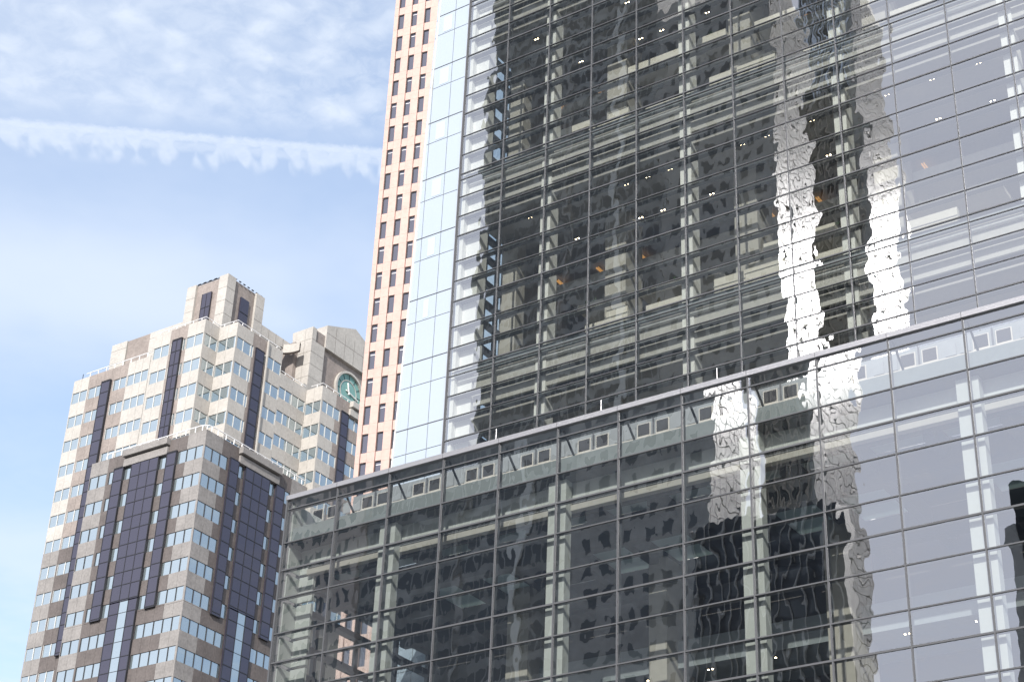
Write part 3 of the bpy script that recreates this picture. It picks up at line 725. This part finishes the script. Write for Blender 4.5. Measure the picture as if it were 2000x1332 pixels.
# back wall mass left of the top block
b = MB()
b.box(-182.0, -178.85, 155, 162, 120, 131.05, 'stoneL'); b.box(-178.75, -174.15, 155.15, 162, 120, 131.0, 'stoneB'); b.box(-174.1, -166.6, 155, 162, 120, 130.95, 'stoneL')
for z in (127.7, 129.9):
    b.box(-182.02, -178.83, 154.985, 155, z - .015, z + .015, 'joint'); b.box(-174.12, -166.6, 154.985, 155, z - .015, z + .015, 'joint')
b.build('roof_block', gt)
# top block: four corner piers, recessed brown panels with dark windows
TY = 153.9; TX = -158.5; TZ = 135.8; TL = -166.5; TB = 161.9
b = MB()
b.box(-160.2, TX, TY, 155.6, 122, TZ, 'stoneL'); b.box(TL, -164.76, TY, 155.6, 122, TZ, 'stoneL')
b.box(-160.2, TX, 160.15, TB, 122, TZ - .05, 'stoneL')
b.box(-164.75, -160.21, TY + .35, TB - .3, 122, TZ - .1, 'stoneB'); b.box(-160.2, TX - .4, 155.61, 160.14, 122, TZ - .05, 'stoneB')
for z in (133.6, 131.4, 129.2, 127.0):
    for (xa, xb) in ((-160.2, TX), (TL, -164.76)): b.box(xa, xb, TY - .012, TY, z - .02, z + .02, 'joint')
    for (ya, yb) in ((TY, 155.6), (160.15, TB)): b.box(TX, TX + .012, ya, yb, z - .02, z + .02, 'joint')
b.build('penthouse', gt)
b = MB(); b.box(-163.35, -161.55, TY + .1, TY + .3, 129.0, 133.75, 'bayglass')
for x in (-163.35, -162.45, -161.55): b.box(x - .03, x + .03, TY + .06, TY + .12, 129.0, 133.75, 'bronze')
for z in (131.3,): b.box(-163.35, -161.55, TY + .06, TY + .12, z - .05, z + .05, 'bronze')
b.build('window', gt, uv=True)
b = MB(); b.box(TX - .39, TX - .15, 157.2, 158.95, 128.8, 133.6, 'bayglass')
for z in (131.2,): b.box(TX - .16, TX - .1, 157.2, 158.95, z - .05, z + .05, 'bronze')
b.build('window', gt, uv=True)
b = MB()
for i in range(7):
    x = TL + .8 + i * 1.05; b.box(x, x + .5, TY + .2, TY + .4, TZ, TZ + .12, 'bronze')
    y = TY + 1.6 + i * .92; b.box(TX - .3, TX - .12, y, y + .4, TZ, TZ + .1, 'bronze')
b.box(TL + .4, TX - .2, TY + .25, TY + .4, TZ - .02, TZ + .03, 'bronze'); b.build('roof_edge_trim', gt)
# parapet running back, hollow curved hood, clock pylon
b = MB(); b.box(-159.2, TX - .05, TB + .01, 166.4, 122, 131.3, 'stoneL'); b.box(-159.2, TX - .05, 166.41, 168.3, 129.9, 131.3, 'stoneL')
for y in (163.6, 165.2, 166.8): b.box(TX - .05, TX - .035, y - .02, y + .02, 122, 131.3, 'joint')
b.box(TX - .05, TX - .035, TB, 166.4, 129.4, 129.45, 'joint')
b.build('parapet_wall', gt)
PX_ = -155.5; PY = 169.7
b = MB(); K = .994
arc_ = [(-160.5, 166.6), (-160.3, 167.3), (-159.9, 167.8), (-159.3, 168.2), (-158.6, 168.5), (-157.8, 168.66), (-156.9, 168.7)]
arc_ = [(x * K, y * K) for x, y in arc_]; zt, zb = 130.5, 129.1
for (p, q) in zip(arc_[:-1], arc_[1:]):
    b.quad((*p, zb), (*q, zb), (*q, zt), (*p, zt), 'stoneL')
    p2, q2 = (p[0] - .25, p[1] + .5), (q[0] - .25, q[1] + .5)
    b.quad((*p, zt), (*q, zt), (*q2, zt), (*p2, zt), 'stoneL'); b.quad((*p2, zb), (*q2, zb), (*q, zb), (*p, zb), 'stoneB'); b.quad((*q2, zb), (*p2, zb), (*p2, zt), (*q2, zt), 'stoneB')
b.build('curved_hood', gt)
b = MB(); b.box(-162, -158.1, 169.0, 171, 121, 131.8, 'stoneB'); b.box(-158.4, BXX - .6, 168.2, 169.4, 121, 123.6, 'stoneL'); b.build('recess_wall', gt)
b = MB()   # pylon pier, band and gable
b.prism([(-159.48, 134.0), (PX_, 134.05), (PX_, 121.5), (-158.35, 121.5), (-158.35, 126.5), (-157.9, 131.8), (-159.3, 131.9)], 'y', PY, PY + .9, 'stoneL')
b.box(-159.4, PX_ - .02, PY + .9, 172.75, 121.5, 131.85, 'stoneL')
b.box(PX_ - .02, PX_, PY + .9, 172.72, 121.5, 131.6, 'stoneL')
b.box(-159.4, PX_ - .25, PY + .9, 172.82, 131.85, 134.0, 'stoneB')
b.prism([(172.83, 131.95), (172.83, 135.8), (179.4, 138.45), (186.0, 135.8), (186.0, 131.95)], 'x', -159.4, PX_, 'stoneL')
b.box(-158.8, PX_ - .55, 172.73, 186, 121.5, 131.94, 'stoneB')
for z in (132.0, 129.9, 127.8, 125.7, 123.6):
    b.box(-158.9, PX_, PY - .012, PY, z - .02, z + .02, 'joint'); b.box(PX_, PX_ + .012, PY, 172.7, z - .02, z + .02, 'joint')
b.box(-156.9, -156.87, PY - .012, PY, 121.5, 134, 'joint')
b.box(PX_, PX_ + .012, 172.83, 186, 134.55, 134.6, 'joint')
for y in (175, 177.2, 179.4, 181.6): b.box(PX_, PX_ + .012, y - .02, y + .02, 132, 136.4, 'joint')
b.build('clock_pylon', gt)
# clock
def disc(bb, r0, r1, x0, x1, m, cy=179.45, cz=127.5, n=48, a0=0, a1=2 * math.pi):
    for i in range(n):
        p, q = a0 + (a1 - a0) * i / n, a0 + (a1 - a0) * (i + 1) / n
        P0 = [(cy + r * math.cos(a), cz + r * math.sin(a)) for a in (p, q) for r in (r0, r1)]
        (ya, za), (yb, zb), (yc, zc_), (yd, zd) = P0
        bb.quad((x1, ya, za), (x1, yb, zb), (x1, yd, zd), (x1, yc, zc_), m)
        bb.quad((x0, yb, zb), (x1, yb, zb), (x1, yd, zd), (x0, yd, zd), m)
        if r0 > 0: bb.quad((x0, ya, za), (x0, yc, zc_), (x1, yc, zc_), (x1, ya, za), m)
XC = PX_ - .55
b = MB(); disc(b, 0, 3.05, XC, XC + .08, 'clock'); clk = b.build('clock', gt)
clk['label'] = 'round green clock face with pale hands'
b = MB(); disc(b, 2.95, 3.3, XC, XC + .45, 'stoneL'); b.build('rim', clk)
b = MB(); disc(b, 1.85, 1.98, XC + .08, XC + .16, 'fascia')
for h in range(12):
    a = h * math.pi / 6
    p0 = (XC + .12, 179.45 + 2.0 * math.cos(a), 127.5 + 2.0 * math.sin(a)); p1 = (XC + .12, 179.45 + 2.95 * math.cos(a), 127.5 + 2.95 * math.sin(a))
    b.tube(p0, p1, .035, 'bronze', 4)
b.build('dial_ring', clk)
for (dy, dz, w) in ((2.3, -.55, .10), (-.35, 1.45, .13)):
    b = MB(); b.tube((XC + .22, 179.45, 127.5), (XC + .22, 179.45 + dy, 127.5 + dz), w, 'white', 5); b.tube((XC + .22, 179.45, 127.5), (XC + .22, 179.45 - dy * .25, 127.5 - dz * .25), w * 1.2, 'white', 5); b.build('hand', clk)
# roof railings
def railing(pts, h=.75, r=.075, step=1.55):
    b = MB()
    for a, e in zip(pts[:-1], pts[1:]):
        a = Vector(a); e = Vector(e)
        b.tube(a + Vector((0, 0, h)), e + Vector((0, 0, h)), r, 'rail', 5)
        n = max(1, int((e - a).length / step))
        for i in range(n):
            q = a + (e - a) * ((i + .5) / n); b.tube(q, q + Vector((0, 0, h)), r * .85, 'rail', 5)
    b.build('railing', gt)
LR = LZ + .1
arc = [(-153.6, FY + .2, LR), (-152.9, FY + .35, LR), (-152.45, FY + .75, LR), (-152.3, FY + 1.5, LR)]
railing([(-171.0, FY + .3, LR - .5), (-170.6, FY + .2, LR)] + arc + [(-152.3, 168.0, LR)], .8)
railing([(-180.8, WY + .2, 122.85), (-167.7, WY + .2, 122.85)])
railing([(-167.4, AY + .2, 125.9), (AX - .2, AY + .2, 125.9), (AX - .2, BY + .2, 125.9), (BXX - .2, BY + .2, 125.8), (BXX - .2, 162.3, 125.75)], .5, .06)
railing([(BXX - .2, 162.8, 122.4), (BXX - .2, CY - .1, 122.4)], .5, .06)
railing([(BXX + .7, CY + .2, 122.25), (CX - .2, CY + .2, 122.25), (CX - .2, 185, 122.25)], .5, .06)
b = MB(); b.tube((-181.9, WY + .5, 122.8), (-181.9, WY + .5, 124.0), .05, 'bronze', 4); b.build('roof_light', gt)

# ================================================================== TOWERS BEHIND THE CAMERA, seen mirrored in the glass
def grid_tower(name, label, x0, x1, y0, y1, h, body, pitchx, pitchz, wx, wz, wm, zmin=0, sides=True):
    t_ = thing(name, label, 'skyscraper', None)
    b = MB(); b.box(x0, x1, y0, y1, 0, h, body); b.build('body', t_)
    b = MB(); n = int((x1 - x0) / pitchx); m = int((h - zmin) / pitchz)
    o_ = ((x1 - x0) - n * pitchx) / 2 + (pitchx - wx) / 2
    for i in range(n):
        for j in range(m):
            xa = x0 + o_ + i * pitchx; za = zmin + j * pitchz + 1
            b.quad((xa + wx, y1 + .01, za), (xa, y1 + .01, za), (xa, y1 + .01, za + wz), (xa + wx, y1 + .01, za + wz), wm)
    o = b.build('window', t_, uv=True); o['kind'] = 'stuff'
    return t_
ta = grid_tower('dark_tower', 'dark office tower mirrored as a wide grey shape in the glass front', -147.2, -113.1, -100, -61.6, 226, 'farglass', 1.8, 3.9, 1.4, 2.4, 'farwin')
b = MB(); b.box(-121.2, -120.2, -61.59, -61.1, 0, 226, 'lightstone'); b.box(-130.9, -130.3, -61.59, -61.2, 0, 226, 'farstone'); b.build('pier', ta)
tb = grid_tower('brown_stone_tower', 'brown stone tower with rows of dark windows mirrored beside the bright strips', -113.0, -92.48, -72.7, -61.6, 197, 'farstone', 3.0, 3.9, 1.5, 2.0, 'farwin')
b = MB()
for j in range(50): 
    b.box(-92.47, -92.2, -72.6, -61.7, j * 3.9 + .05, j * 3.9 + 3.75, 'glareB')
    for q in range(7): b.box(-92.19, -92.16, -71.9 + q * 1.55, -71.78 + q * 1.55, j * 3.9 + .1, j * 3.9 + 3.7, 'opening')
    b.box(-92.19, -92.15, -72.5, -61.8, j * 3.9 + 1.8, j * 3.9 + 1.95, 'opening')
b.build('side_cladding', tb)
tc_ = grid_tower('bright_sided_tower', 'tower with blinding sunlit side cladding mirrored as the white strips in the glass', -97.3, -88.75, -99, -84.1, 213, 'lightstone', 1.72, 3.9, .95, 2.3, 'farwin')
b = MB()
for j in range(54): 
    b.box(-88.74, -88.5, -98.9, -84.05, j * 3.9 + .05, j * 3.9 + 3.75, 'glare')
    for q in range(9): b.box(-88.49, -88.46, -98.5 + q * 1.65, -98.38 + q * 1.65, j * 3.9 + .1, j * 3.9 + 3.7, 'opening')
    b.box(-88.49, -88.45, -98.8, -84.2, j * 3.9 + 1.8, j * 3.9 + 1.95, 'opening')
for q in range(10): x = -97.1 + q * .86; b.box(x, x + (.14 if q % 2 else .3), -84.09, -83.5, 0, 213, 'streakfin')  # fins added to give light streaks on the shaded front
b.build('side_cladding', tc_)
td = grid_tower('low_dark_block', 'low dark block mirrored in the bottom of the glass podium', -84, -66.6, -42, -40.1, 79, 'steel', 1.7, 3.9, 1.1, 1.3, 'farwin')
te = grid_tower('black_tower', 'black building mirrored at the lower right edge of the glass podium', -48.6, -30, -50, -40.1, 76.5, 'opening', 2.4, 3.9, 1.4, 1.3, 'farwin')
b = MB()
for q in range(12): b.box(-83.6 + q * 1.45, -83.45 + q * 1.45, -40.09, -39.7, 0, 79, 'farstone')
b.build('pier', td)
b = MB(); b.box(-50.2, -48.7, -50, -40.3, 0, 72, 'farstone'); b.build('stair_shaft', te)
tf = grid_tower('pale_low_tower', 'pale rosy stone tower mirrored at the left end of the glass podium', -172, -147.3, -80, -61, 116, 'farpale', 2.6, 3.9, 1.5, 2.0, 'farwin')
